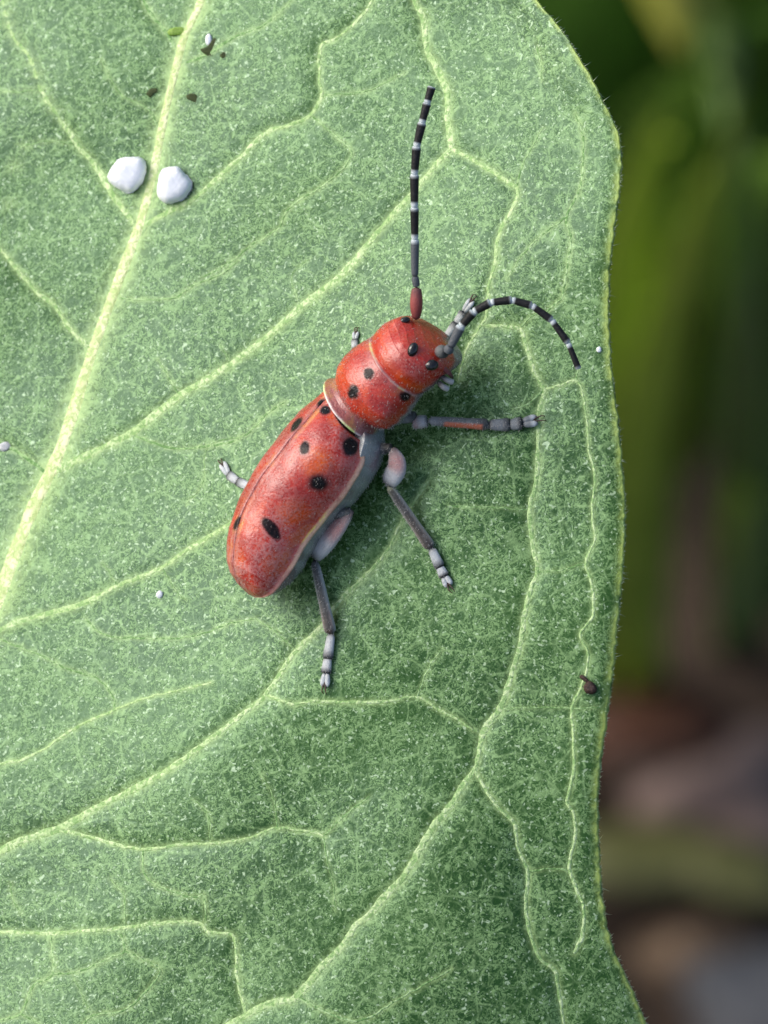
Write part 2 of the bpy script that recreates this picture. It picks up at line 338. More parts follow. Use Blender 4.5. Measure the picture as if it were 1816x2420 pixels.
def leaf_mat():
    t = NT('leaf_blade'); c = t.coord(K)
    med, n1c = t.noise(c, 22, 3, .6)
    cw = t.vadd(c, n1c, .016)
    a, _ = t.noise(cw, 66, 3, .62, .4)          # squiggly pale fuzz, a few photo pixels thick
    big = t.attr('patch').outputs['Fac']
    thr = t.math('ADD', a, t.math('MULTIPLY', t.math('SUBTRACT', med, .5), .22))
    rid = t.ramp(t.math('ABSOLUTE', t.math('SUBTRACT', a, .47)), .016, .055, 1, 0)
    fz = t.math('MAXIMUM', t.math('MULTIPLY', rid, t.ramp(med, .36, .58, .15, 1.)), t.ramp(thr, .56, .64))
    col = t.mix(big, (.014, .052, .0035), (.023, .072, .006))
    col = t.mix(t.math('MULTIPLY', fz, .86), col, (.165, .285, .105))
    # fine net of the smallest veins
    v1 = t.vor(cw, 12, 'DISTANCE_TO_EDGE'); v2 = t.vor(cw, 31, 'DISTANCE_TO_EDGE')
    net = t.math('MAXIMUM', t.ramp(v1.outputs[0], .0, .05, .50, 0), t.ramp(v2.outputs[0], 0, .08, .30, 0))
    net = t.math('MULTIPLY', net, t.ramp(thr, .40, .56, .3, 1.))
    col = t.mix(net, col, (.26, .41, .17))
    # bright grains
    g, _ = t.noise(c, 62, 2, .5, .8); g2, _ = t.noise(c, 112, 1, .5); gr = t.math('MAXIMUM', t.ramp(g, .67, .735), t.ramp(g2, .64, .72, 0, .75))
    col = t.mix(t.math('MULTIPLY', gr, .8), col, (.42, .56, .36))
    va = t.attr('vein').outputs['Fac']
    col = t.mix(t.math('MULTIPLY', va, t.ramp(thr, .36, .56, .55, 1.)), col, (.38, .52, .20))
    ed = t.attr('edge').outputs['Fac']
    col = t.mix(t.math('MULTIPLY', ed, t.ramp(med, .35, .6, .15, .9)), col, (.32, .41, .09))
    t.bump(a, 9 * S, .35)
    return t.out(col, t.ramp(med, .3, .7, .38, .48), .5, Specular_Tint=(.62, .92, .78))
M_LEAF = leaf_mat()
def vein_mat(name, c1, c2, cg, gaps):
    t = NT(name); c = t.coord(K)
    b, n1c = t.noise(c, 22, 3, .6); a, _ = t.noise(t.vadd(c, n1c, .016), 88, 3, .62, .5)
    col = t.mix(t.ramp(b, .38, .62), c1, c2); g, _ = t.noise(c, 45, 3, .65); col = t.mix(t.ramp(a, .42, .57, gaps, 0), col, cg); col = t.mix(t.ramp(g, .56, .68, 0, gaps * .8), col, cg)
    t.bump(a, 10 * S, .6)
    return t.out(col, .5, .4, Specular_Tint=(.75, .95, .75))
M_MIDRIB = vein_mat('midrib', (.50, .58, .29), (.68, .73, .44), (.36, .48, .18), .85)
M_VEIN = vein_mat('vein', (.37, .52, .23), (.50, .63, .34), (.16, .31, .09), .8)
M_VEINF = vein_mat('fine_vein', (.24, .40, .16), (.35, .51, .25), (.07, .18, .04), .9)
LEAFROOT = empty('leaf', M)
def build_leaf():
    u0, u1 = max(MU.min(), RU.min(), LU.min()), min(MU.max(), RU.max(), LU.max())
    us = np.unique(np.r_[np.linspace(u0, -2500, 30), np.linspace(-2500, 620, 600), np.linspace(620, u1, 30)])
    us[0] += .5; us[-1] -= .5
    tR = np.r_[np.linspace(0, .06, 20)[:-1], np.linspace(.06, 1, 340)]
    tL = np.r_[np.linspace(1, .32, 20)[:-1], np.linspace(.32, 0, 80)[:-1]]
    mid = np.interp(us, MU, MW); rm = np.interp(us, RU, RW); lm = np.interp(us, LU, LW)
    jag = np.convolve(RNG.normal(0, 2.2, len(us) + 2), [.25, .5, .25], 'valid')
    rm = rm + jag
    wl = mid[:, None] + (lm - mid)[:, None] * tL[None]; wr = mid[:, None] + (rm - mid)[:, None] * tR[None]
    W = np.concatenate([wl, wr], 1); U = np.repeat(us[:, None], W.shape[1], 1)
    px = U * AX[0] + W * BX[0]; py = U * AX[1] + W * BX[1]
    Z = zs(px, py)
    vein = bil(_vein, px, py)
    edge = np.exp(-((rm[:, None] - W) / 13.) ** 2)
    top = pos(px, py, Z)
    # edge rounding and the underside
    TH = 13.
    def low(frac_w, drop):
        Wb = frac_w; pxb = us[:, None] * AX[0] + Wb * BX[0]; pyb = us[:, None] * AX[1] + Wb * BX[1]
        return pos(pxb, pyb, zs(pxb, pyb) - drop)
    sR = low((rm + 4)[:, None], TH * .5)
    tb = np.linspace(1, 0, 30); bR = low(mid[:, None] + (rm - mid)[:, None] * tb[None], TH)
    tb = np.linspace(0, 1, 20)[1:]; bL = low(mid[:, None] + (lm - mid)[:, None] * tb[None], TH)
    sL = low((lm - 4)[:, None], TH * .5)
    allv = np.concatenate([top, sR, bR, bL, sL], 1); nu, nv = allv.shape[:2]
    pad = nv - top.shape[1]
    va = np.concatenate([vein, np.zeros((nu, pad))], 1); ed = np.concatenate([edge, np.ones((nu, 1)), np.zeros((nu, pad - 1))], 1)
    pt = np.full((nu, nv), .5)
    for k in range(14):
        f_ = RNG.uniform(.004, .02); an = RNG.uniform(0, 6.3); X_ = allv[..., 0] * math.cos(an) + allv[..., 1] * math.sin(an)
        pt += .16 * np.sin(f_ * X_ + RNG.uniform(0, 6.3))
    pt = np.clip(pt, 0, 1)
    F = grid_faces(nu, nv, True)
    o = mesh_obj('blade', allv.reshape(-1, 3) * S, F, M_LEAF, LEAFROOT, fix=False, attrs={'vein': va.ravel(), 'edge': ed.ravel(), 'patch': pt.ravel()})
    # normals towards the camera on the top sheet?
    nz = o.data.polygons[(nu // 2) * nv + nv // 3].normal.z
    if nz < 0: o.data.flip_normals()
    return o
BLADE = build_leaf()

def vein_strip(name, P, w, hgt, mat, parent, sink=1.0):
    T = np.gradient(P, axis=0); T /= np.linalg.norm(T, axis=1)[:, None] + 1e-9
    w = w * 1.12; Nn = np.stack([-T[:, 1], T[:, 0]], 1); uu = np.linspace(-1, 1, 9)
    n = len(P); tap = np.ones(n); tap[0] = .55; tap[-1] = .55
    C = P[:, None, :] + Nn[:, None, :] * (uu[None, :, None] * (w * tap)[:, None, None] * .5)
    lift = .5 + (hgt * w * tap)[:, None] * (1 - uu[None] ** 2) - sink * np.abs(uu[None]) ** 3
    Z = zs(C[..., 0], C[..., 1]) + lift
    V = pos(C[..., 0], C[..., 1], Z).reshape(-1, 3) * S
    F = grid_faces(n, 9)
    o = mesh_obj(name, V, F, mat, parent, fix=False)
    if o.data.polygons[len(o.data.polygons) // 2].normal.z < 0: o.data.flip_normals()
    return o
vein_strip('midrib', MIDP, _mw * .76, .10, M_MIDRIB, LEAFROOT, 2.5)
for (P, w, st) in VP:
    vein_strip('vein', P, w * (.92 if st > .7 else .8), .09 if st > .7 else .05, M_VEIN if st > .7 else M_VEINF, LEAFROOT, 1.5)

# petiole and stem (outside the picture): they carry the leaf
pb = pos(np.array([-700.]), np.array([3080.]), zl(-700, 3080) - 10)[0] * S
stem_w = M @ Vector(pb) + Vector((-.03, .0, -.02))
Mi = M.inverted()
pw = [M @ Vector(pb), M @ Vector(pb) + Vector((-.012, -.002, -.006)), stem_w]
V, F, _, _ = tube(resample([tuple(Mi @ p) for p in pw], .002)[:, :3], .0016, 10); mesh_obj('petiole', V, F, M_STEM, LEAFROOT)
sp = [Vector((stem_w.x - .01, stem_w.y + .02, -.01)), Vector((stem_w.x - .006, stem_w.y + .01, .3)), stem_w, stem_w + Vector((.002, -.004, .12))]
V, F, _, _ = tube(np.array([tuple(Mi @ p) for p in sp]), [.0042, .0036, .003, .0022], 12, up=tuple(Mi.to_3x3() @ Vector((1, 0, 0)))); mesh_obj('stem', V, F, M_STEM, LEAFROOT)
tag(LEAFROOT, 'broad pale green leaf with cream midrib and branching veins, carrying the red beetle', 'leaf')

# tiny hairs along the margin: nobody could count them
def margin_hairs():
    V, F = [], []
    us = RNG.uniform(-2300, 420, 700)
    for u in us:
        w = np.interp(u, RU, RW) + RNG.uniform(-4, 3); p = AX * u + BX * w
        l = RNG.uniform(4, 11) if RNG.random() < .93 else RNG.uniform(14, 24); an = RNG.uniform(-.9, .7)
        d = np.array([math.cos(an), math.sin(an)]); nn = np.array([-d[1], d[0]]) * RNG.uniform(.8, 1.4)
        z = float(zs(*p)) - 5; b = len(V)
        for (c, zz) in ((p - nn, z), (p + nn, z), (p + d * l, z + RNG.uniform(-2, 8)), (p, z + 2)):
            V.append(pos(np.array(c[0]), np.array(c[1]), np.array(zz)) * S)
        F += [(b, b + 1, b + 2), (b + 1, b + 3, b + 2), (b + 3, b, b + 2)]
    o = mesh_obj('margin_hairs', V, F, simple('leaf_hair', (.42, .5, .26), (.6, .66, .45), 4e4, .6), LEAFROOT, fix=False); tag(o, kind='stuff')
margin_hairs()

# ------------------------------------------------------------------ the beetle
FX = np.array([0.465, 0.885, 0.]); PX = np.array([0.885, -0.465, 0.]); ZX = np.array([0, 0, 1.])
PHI = R(55)
A = FX; RR = PX * math.cos(PHI) + ZX * math.sin(PHI); UU = -PX * math.sin(PHI) + ZX * math.cos(PHI)
# body reference: image (600,1400) at tail; lifted so that the belly clears the leaf
def plane_z():
    z = 0.
    c = np.array([711., 1188.])
    # the point 100 px below the wing-case edge plane lies on the leaf
    for _ in range(30):
        o = np.array([c[0] - 908, 1210 - c[1], z]); b = o - UU * 112
        z += float(zl(b[0] + 908, 1210 - b[1])) - b[2]
    return z
OZ = plane_z()
O3 = np.array([600 - 908, 1210 - 1400, OZ])
def fixp(V):
    """plane units -> metres, corrected so that heights do not shift the image position"""
    V = np.asarray(V, float).copy(); f = (DP - V[..., 2]) / DP
    V[..., 0] *= f; V[..., 1] *= f
    return V * S
BEETLE = empty('beetle', M)
tag(BEETLE, 'red black-spotted longhorn beetle with banded antennae standing on the green leaf', 'beetle')

def chitin(name, rough=.34, bloom=.5, spec=.5, coat=.0, bloomcol=(.52, .27, .25)):
    t = NT(name); c = t.coord(K)
    at = t.attr('col').outputs['Color']; bl = t.attr('bloom').outputs['Fac']
    a, _ = t.noise(c, 170, 3, .65); b, _ = t.noise(c, 24, 3, .6)
    k = t.math('ADD', t.math('MULTIPLY', a, 1.0), t.math('MULTIPLY', b, .5))
    fac = t.math('MULTIPLY', t.math('MULTIPLY', t.ramp(k, .60, .90), bl), bloom)
    p, _ = t.noise(c, 11, 4, .6, .6); tint = t.mix(t.ramp(p, .38, .52), (.74, .55, .6), (1, 1, 1)); tint = t.mix(t.math('MULTIPLY', t.ramp(p, .52, .64), t.ramp(t.attr('bloom').outputs['Fac'], .05, .2)), tint, (1.25, 1.9, .7))
    tn = t.n('VectorMath', operation='MULTIPLY'); t.l(at, tn.inputs[0]); t.l(tint, tn.inputs[1])
    col = t.mix(fac, tn.outputs[0], bloomcol)
    sep = t.n('SeparateColor'); t.l(at, sep.inputs[0]); dk = t.ramp(sep.outputs[0], .02, .16)
    h = t.math('ADD', t.math('MULTIPLY', a, .6), t.math('MULTIPLY', b, 1.2)); t.bump(h, 4 * S, .55)
    sp = t.math('ADD', t.math('MULTIPLY', dk, spec - .14), .14)
    return t.out(col, t.math('ADD', t.ramp(a, .3, .7, rough - .06, rough + .08), t.math('MULTIPLY', bl, .08)), sp)
M_SHELL = chitin('red_shell', .25, .85, .55, bloomcol=(.43, .19, .175))
M_BODY = chitin('body_shell', .21, .5, .6, bloomcol=(.48, .14, .11))
RED = np.array([.38, .021, .010]); ORANGE = np.array([.46, .052, .003]); BLACK = np.array([.008, .008, .009]); MAUVE = np.array([.25, .10, .10])
CREAM = np.array([.62, .42, .30]); GREY = np.array([.20, .22, .205]); WHITE = np.array([.74, .72, .70])

def paint_spot(V, col, bloom, px, py, rx, ry, ang=0., soft=.22, c=BLACK, jit=.05):
    """a black marking centred on the surface point seen at photo pixel (px,py)"""
    X = V[:, 0] + 908; Y = 1210 - V[:, 1]
    d2 = (X - px) ** 2 + (Y - py) ** 2; near = d2 < 64
    if near.any():
        idx = np.where(near)[0]; i = idx[np.argmax(V[idx, 2])]
    else: i = np.argmin(d2)
    d = V - V[i]; ca, sa = math.cos(ang), math.sin(ang)
    # tangent frame: image axes are close enough on patches facing us; depth adds roundness
    x = d[:, 0]; y = -d[:, 1]
    e1 = (x * ca + y * sa) / rx; e2 = (-x * sa + y * ca) / ry; e3 = d[:, 2] / (max(rx, ry) * 1.6)
    th = np.arctan2(e2, e1)
    r = np.sqrt(e1 ** 2 + e2 ** 2 + e3 ** 2) * (1 + jit * np.sin(3 * th + px) * .6 + jit * np.sin(5 * th + py) * .5)
    m = 1 - smoothstep(1 - soft, 1 + soft, r)
    col[:] = col * (1 - m[:, None]) + c * m[:, None]; bloom[:] = bloom * (1 - m * .95)

sK = [-9, -5, 0, 16, 37, 52, 80, 109, 150, 185, 246, 300, 360, 400, 438, 470, 500]
wK = [10, 28, 43, 67, 80, 84, 91, 96, 100, 104, 113, 119, 122, 119, 108, 93, 80]
cK = [-4, -4, -5, -8, -10, -11, -12, -13, -15, -15, -8, 0, 6, 6, 4, 2, 0]
hK = [4, 17, 33, 60, 79, 86, 101, 112, 118, 121, 126, 127, 121, 110, 96, 82, 70]
def elytron(side):
    nt, nh = 170, 56
    t = np.r_[np.linspace(0, .16, 60)[:-1] ** 1.0, np.linspace(.16, 1, nt - 59)]
    th = np.linspace(0.0, 1.0, nh) ** .9 * R(97)
    Tt, Th = np.meshgrid(t, th, indexing='ij')
    sf = 494 - (58 if side > 0 else -22) * np.sin(np.clip(Th, 0, R(90))); sr = -9.0 + 10 * (1 - np.clip(Th / R(20), 0, 1)) * 0
    s = sr + (Tt ** 1.25) * (sf - sr)
    W = np.interp(s, sK, wK); H = np.interp(s, sK, hK); C = np.interp(s, sK, cK)
    # round the shoulder
    W = W * (1 - .16 * smoothstep(.90, 1., Tt) * np.sin(np.clip(Th, 0, R(90))))
    n = 2.25
    cx = np.sign(np.sin(Th)) * np.abs(np.sin(Th)) ** (2 / n); cy = np.sign(np.cos(Th)) * np.abs(np.cos(Th)) ** (2 / n)
    x = W * cx; y = H * cy
    # seam groove, flanged outer edge, shoulder hump
    y = y - 1.8 * np.exp(-(x / 3.) ** 2) + .8 * np.exp(-((x - 9) / 5.) ** 2)
    e = smoothstep(R(88), R(97), Th); x = x + 5 * e
    hump = np.exp(-((s - 425) / 26) ** 2 - ((Th - R(58)) / R(14)) ** 2); x = x + 5 * hump; y = y + 4 * hump
    y = y + 1.6 * np.sin(s / 23. + 3 * Th) * np.sin(Th * 5 + s / 61.)      # gentle unevenness
    # overlap of the two cases at the seam
    x = x + (-.6 if side > 0 else -.9)
    V = O3 + s[..., None] * A + (side * x + C / math.cos(PHI))[..., None] * RR + y[..., None] * UU
    # shell thickness
    Nn = np.cross(np.gradient(V, axis=0), np.gradient(V, axis=1)); Nn /= np.linalg.norm(Nn, axis=2)[..., None] + 1e-9
    outw = np.sign(np.sum(Nn * (side * cx[..., None] * RR + cy[..., None] * UU), axis=2))[..., None]
    Vi = V - Nn * outw * 5
    loop = np.concatenate([V, Vi[:, ::-1]], 1); nu, nv = loop.shape[:2]
    Vv = loop.reshape(-1, 3)
    F = [tuple(f) for f in grid_faces(nu, nv, True)]
    F += [(k, k + 1, nv - 2 - k, nv - 1 - k) for k in range(nh - 1)]
    o = (nu - 1) * nv; F += [(o + k, o + nv - 1 - k, o + nv - 2 - k, o + k + 1) for k in range(nh - 1)]
    xx = np.concatenate([x, x[:, ::-1]], 1).ravel(); ss = np.concatenate([s, s[:, ::-1]], 1).ravel(); tt = np.concatenate([Th, Th[:, ::-1]], 1).ravel()
    col = np.tile(RED, (len(Vv), 1)); ph = np.sin(ss / 37. + 2 * tt) * np.sin(ss / 53. - 3.1 * tt + 1)
    m = smoothstep(.05, .8, ph)[:, None]; col = col * (1 - m) + ORANGE * m
    bloom = .55 + .35 * np.sin(ss / 47. + 1.7) * np.sin(tt * 4 + .6); bloom = np.clip(bloom + .35 * (1 - smoothstep(20, 150, ss)), .1, 1)
    m = np.exp(-(xx / 9.) ** 2)[:, None] * .62; col = col * (1 - m) + MAUVE * m
    m = (np.exp(-((xx - 14) / 4.) ** 2) * .25)[:, None]; col = col * (1 - m) + CREAM * m
    m = smoothstep(R(90.5), R(93), tt)[:, None] * .85; col = col * (1 - m) + CREAM * m; bloom = bloom * (1 - m[:, 0])
    m = smoothstep(R(70), R(88), tt)[:, None] * .25 * (1 - m); col = col * (1 - m) + MAUVE * m
    if side > 0:
        for sp in ((836, 1052, 21, 25, .5, .2), (720, 1051, 13, 18, .2, .3), (752, 1149, 25, 21, .2, .45), (638, 1256, 33, 15, R(52), .2), (764, 964, 14, 13, 0, .25)): paint_spot(Vv, col, bloom, *sp[:4], ang=sp[4], soft=sp[5])
    else:
        for sp in ((699, 996, 9, 22, R(35), .25), (765, 950, 13, 13, 0, .25), (556, 1240, 7, 20, R(25), .3)): paint_spot(Vv, col, bloom, *sp[:4], ang=sp[4], soft=sp[5])
    return mesh_obj('elytron', fixp(Vv), F, M_SHELL, BEETLE, attrs={'col': col * np.array([.97, 1.0, 1.0]), 'bloom': bloom})
elytron(1); elytron(-1)

PSI = R(29)
A2 = math.cos(PSI) * A + math.sin(PSI) * RR; R2 = math.cos(PSI) * RR - math.sin(PSI) * A
def body():
    # (along, half width, top, bottom, lift) of the fore-body
    sec = [(-30, 80, 78, 60, 0), (-8, 92, 86, 64, 0), (-2, 103, 100, 66, 0), (4, 105, 102, 66, 0), (9, 101, 98, 66, 0), (18, 94, 91, 66, 0), (30, 90, 87, 66, 0), (40, 101, 96, 72, 0), (54, 114, 104, 80, 0), (80, 121, 108, 84, 0), (108, 119, 107, 84, 0),
           (132, 113, 104, 82, 0), (150, 107, 100, 80, 0), (160, 104.5, 97.5, 78, 0), (164.5, 105.5, 98.5, 78, 0), (168, 101, 94.5, 76, 0), (173, 103.5, 96.5, 78, 0), (186, 106, 98.5, 80, 0), (208, 107, 99, 82, -1), (232, 101, 97, 80, -4), (252, 97, 91, 84, -8), (266, 91, 82, 86, -12), (277, 80, 68, 86, -18), (286, 62, 48, 80, -26), (292, 38, 26, 62, -32), (296, 14, 8, 26, -36)]
    sec = resample(np.array(sec, float), 2.2) if False else np.array(sec, float)
    aa = np.unique(np.r_[np.linspace(-30, 296, 230), sec[:, 0]])
    w, tp, bt, lf = (np.interp(aa, sec[:, 0], sec[:, k]) for k in (1, 2, 3, 4))
    ker = np.array([1, 2, 3, 2, 1]) / 9.
    sm = lambda v: np.convolve(np.pad(v, 2, 'edge'), ker, 'valid')
    w, tp, bt, lf = sm(w) * .925, sm(tp) * .925, sm(bt), sm(lf)
    aa = np.where(aa > 208, 208 + (aa - 208) * .84, aa)
    nth = 96; th = np.linspace(-np.pi, np.pi, nth, endpoint=False)
    Aa, Th = np.meshgrid(aa, th, indexing='ij')
    n = 2.15; cx = np.sign(np.sin(Th)) * np.abs(np.sin(Th)) ** (2 / n); cy = np.sign(np.cos(Th)) * np.abs(np.cos(Th)) ** (2 / n)
    x = w[:, None] * cx; y = np.where(cy > 0, tp[:, None], bt[:, None]) * cy + lf[:, None]
    # raised disc of the pronotum and side tubercles
    disc = np.exp(-((Aa - 92) / 36) ** 2 - (x / 52) ** 2) * (cy > 0); y = y + 5 * disc
    tub = np.exp(-((Aa - 88) / 20) ** 2) * np.exp(-((np.abs(Th) - R(82)) / R(16)) ** 2); x = x + np.sign(x) * 9 * tub
    # frons: a shallow groove between the antennae and raised sockets
    y = y - 6 * np.exp(-((Aa - 253) / 20) ** 2 - (x / 14) ** 2) * (cy > 0)
    for sd_ in (-1, 1):
        b = np.exp(-((Aa - 252) / 14) ** 2 - ((x - sd_ * 42) / 15) ** 2) * (cy > 0); y = y + 10 * b
    # origin of the fore-body
    a0 = np.array([836 - 908, 1210 - 971, OZ + 3.])
    V = a0 + Aa[..., None] * A2 + x[..., None] * R2 + y[..., None] * UU
    V1 = V.reshape(-1, 3); F1 = [tuple(f) for f in grid_faces(len(aa), nth, True)] + [tuple(range(nth)), tuple(range((len(aa) - 1) * nth, len(aa) * nth))]
    af = Aa.ravel(); xf = np.abs(Th).ravel()
    col = np.tile(RED, (len(V1), 1)); bloom = np.full(len(V1), .55)
    def mixin(m, c):
        m = np.asarray(m)[:, None]; col[:] = col * (1 - m) + np.asarray(c) * m
    wob = 4 * np.sin(xf * 9) + 3 * np.sin(xf * 23 + 1)
    mixin(.55 * np.exp(-((af - 75) / 26) ** 2) * np.exp(-((xf - .2) / .5) ** 2), ORANGE)
    mixin(.5 * np.exp(-((af - 66) / 20) ** 2) * smoothstep(.5, 1.1, xf), ORANGE); mixin(.55 * (1 - smoothstep(20, 60, af)) * smoothstep(R(70), R(105), xf), (.05, .03, .03))  # near-black mix: shade low behind the pronotum, painted into its colour
    mixin(.85 * np.exp(-((af - 190) / 13) ** 2) * smoothstep(.1, .6, xf), ORANGE * 1.02)
    mixin(.75 * (1 - smoothstep(32, 46, af + wob)), (.17, .085, .085))
    mixin(.45 * np.exp(-((af - 158) / 9) ** 2), MAUVE)
    bloom[:] = .45 + .4 * np.sin(af / 17.) * np.sin(xf * 3.); bloom[:] = np.where((af > 205) & (af < 250), .85, bloom); bloom[(af > 172) & (af < 198)] *= .25
    mixin(.95 * np.exp(-((af - 1.0 - .08 * wob) / 3.0) ** 2), WHITE)
    mixin(.8 * np.exp(-((af - 165 - .1 * wob) / 2.4) ** 2), (.50, .36, .33))
    under = smoothstep(R(104), R(120), xf + .05 * np.sin(af / 5.)); under = under * (1 - smoothstep(205, 235, af) * (1 - smoothstep(R(112), R(128), xf))); mixin(under * .95, GREY)
    
    for sp in ((866, 878, 14, 15, 0, .2), (827, 926, 14, 18, .3, .2), (955, 944, 15, 12, .3, .3), (905, 905, .01, .01, 0, .2)): paint_spot(V1, col, bloom, *sp[:4], ang=sp[4], soft=sp[5])
    # hind body: thorax and belly under the wing cases
    s2 = np.linspace(8, 505, 110); W2 = np.interp(s2, sK, wK) * (.96 - .2 * smoothstep(440, 490, s2)); C2 = np.interp(s2, sK, cK)
    b2 = np.interp(s2, [8, 30, 80, 160, 250, 330, 400, 450, 505], [14, 46, 70, 80, 86, 98, 106, 104, 84]) + 1.6 * np.sin(s2 / 7.5) * (s2 < 300)
    Ss, T2 = np.meshgrid(s2, th, indexing='ij'); cx = np.sin(T2); cy = np.cos(T2)
    x2 = W2[:, None] * np.sign(cx) * np.abs(cx) ** .62; y2 = np.where(cy > 0, 8., b2[:, None]) * cy - 4
    V2 = (O3 + Ss[..., None] * A + (x2 + (C2 / math.cos(PHI))[:, None])[..., None] * RR + y2[..., None] * UU).reshape(-1, 3)
    o = len(V1); F2 = [tuple(int(i) + o for i in f) for f in grid_faces(len(s2), nth, True)] + [tuple(range(o, o + nth)), tuple(range(o + (len(s2) - 1) * nth, o + len(s2) * nth))]
    sf = Ss.ravel(); tf = np.abs(T2).ravel()
    c2 = np.tile(GREY, (len(V2), 1)) * (1 + .12 * np.sin(sf / 7.5))[:, None]
    m = smoothstep(330, 430, sf)[:, None]; c2 = c2 * (1 - m * .6) + np.array([.25, .28, .30]) * m * .6
    col2 = np.vstack([col, c2]); bl2 = np.r_[bloom, np.zeros(len(V2))]
    bl2[:len(af)] *= (1 - under)
    mesh_obj('body', fixp(np.vstack([V1, V2])), F1 + F2, M_BODY, BEETLE, attrs={'col': col2, 'bloom': bl2})
    return V1
FORE = body()
def surf(px, py):
    """foremost fore-body point seen at that pixel"""
    d2 = (FORE[:, 0] + 908 - px) ** 2 + (1210 - FORE[:, 1] - py) ** 2
    idx = np.where(d2 < 49)[0]
    return FORE[idx[np.argmax(FORE[idx, 2])]] if len(idx) else FORE[np.argmin(d2)]

def attr_mat(name, rough=.45, spec=.5, fuzz=(.5, .52, .52), fz=.35):
    t = NT(name); c = t.coord(K); at = t.attr('col').outputs['Color']
    a, _ = t.noise(c, 210, 2, .6); b, _ = t.noise(c, 60, 2, .6)
    k = t.math('MULTIPLY', t.math('ADD', a, b), .5)
    col = t.mix(t.math('MULTIPLY', t.ramp(k, .48, .66), fz), at, fuzz); t.bump(a, 3 * S, .6)
    return t.out(col, rough, spec)
M_LEG = attr_mat('leg', .48, .4, (.42, .45, .45), .16); M_ANT = attr_mat('antenna', .5, .18, (.10, .10, .11), .12)
def gloss():
    t = NT('eye'); c = t.coord(K); v = t.vor(c, 260, 'F1'); t.bump(v.outputs[0], 1.5 * S, .35)
    return t.out((.006, .006, .007), .12, .6)
M_EYE = gloss()
def ellipsoid(c, ax, mat, name, parent, nu=18, nv=24):
    u = np.linspace(0, np.pi, nu); v = np.linspace(0, 2 * np.pi, nv, endpoint=False)
    Uu, Vv = np.meshgrid(u, v, indexing='ij'); ax = [np.asarray(a, float) for a in ax]
    P = c + (np.sin(Uu) * np.cos(Vv))[..., None] * ax[0] + (np.sin(Uu) * np.sin(Vv))[..., None] * ax[1] + np.cos(Uu)[..., None] * ax[2]
    return mesh_obj(name, fixp(P.reshape(-1, 3)), grid_faces(nu, nv, True), mat, parent, fix=True)
im = lambda dx, dy, dz=0.: np.array([dx, -dy, dz])
for (px, py, a, b, ang) in ((980, 822, 12, 18, R(22)), (1026, 866, 17, 13, R(-8)), (962, 753, 13, 8, R(-15))):
    c = surf(px, py); ca, sa = math.cos(ang), math.sin(ang)
    ellipsoid(c, (im(ca * a, sa * a), im(-sa * b, ca * b), np.array([0, 0, 10.])), M_EYE, 'eye', BEETLE)

# jointed pieces -----------------------------------------------------------
def piece(name, path, rad, cols, mat, parent, flat=1.0, nseg=14, up=None, paint=None):
    path = np.asarray(path, float); V, F, t, th = tube(path, rad, nseg, flat, up if up is not None else (0, 0, 1))
    cols = np.asarray(cols, float); k = np.linspace(0, 1, len(cols))
    col = np.stack([np.interp(t, k, cols[:, i]) for i in range(3)], 1)
    if paint: col = paint(col, t, th)
    return mesh_obj(name, fixp(V), F, mat, parent, attrs={'col': col})
DK = (.012, .012, .013); RING = (.50, .56, .58); SLATE = (.085, .095, .105); PINK = (.36, .15, .15)
def p3(px, py, z): return np.array([px - 908, 1210 - py, z], float)

def antenna(name, joints, cols, widths, scape_mat_cols):
    """joints: list of 3D points at the segment ends"""
    root = None
    for i in range(len(joints) - 1):
        a, b = joints[i], joints[i + 1]; m = (a + b) / 2
        path = np.linspace(a, b, 16); w = widths[i]
        if i == 0:
            r = round_rad(16, w * .55, w, w * .7); o = piece('scape', path, r, scape_mat_cols, M_ANT, None, paint=None)
        elif i == 1:
            r = round_rad(16, w * .8, w, w * .8); o = piece('pedicel', path, r, [cols[1]] * 3, M_ANT, None)
        else:
            t = np.linspace(0, 1, 16); r = w * (.80 + .20 * t); r = r * np.where((t < .03) | (t > .97), .8, 1)
            body_c = cols[i]
            ring = np.array([RING, RING, body_c, body_c, body_c, body_c, body_c, body_c, body_c, body_c, RING], float) if i > 2 else np.array([body_c] * 8 + [RING], float)
            o = piece('antenna_segment', path, r, ring, M_ANT, None)
        yield o
def make_antenna(joints, cols, widths, sc):
    root = empty('antenna', Matrix.Identity(4)); root.parent = BEETLE
    for o in antenna('antenna', joints, cols, widths, sc): o.parent = root
    return root
# upright antenna: rises over the leaf
zb = surf(985, 760)[2]
J = [(984, 756), (985, 678), (981, 652), (981, 566), (980, 490), (980, 412), (985, 346), (998, 290), (1010, 243), (1021, 205)]
dz = [-6, 8, 14, 34, 52, 66, 76, 80, 82, 80]
make_antenna([p3(x, y, zb + d) for (x, y), d in zip(J, dz)], [None, SLATE, SLATE] + [DK] * 8, [15, 9, 10.5, 10.5, 11, 11, 11, 10.5, 10.5, 10.5], [(.10, .03, .03), (.22, .05, .045), (.26, .07, .065), (.12, .06, .06)])
# curled antenna
zb = surf(1034, 832)[2]
J = [(1032, 828), (1056, 834), (1066, 818), (1090, 771), (1120, 737), (1160, 715), (1210, 709), (1257, 722), (1304, 756), (1343, 810), (1368, 872)]
dz = [-4, 18, 24, 40, 52, 60, 64, 66, 66, 64, 60]
make_antenna([p3(x, y, zb + d) for (x, y), d in zip(J, dz)], [None, SLATE, SLATE] + [DK] * 8, [16, 12, 12, 11.5, 11, 10.5, 10, 9.5, 9, 8], [(.16, .05, .05), (.13, .12, .12), (.10, .11, .11), (.05, .05, .05)])

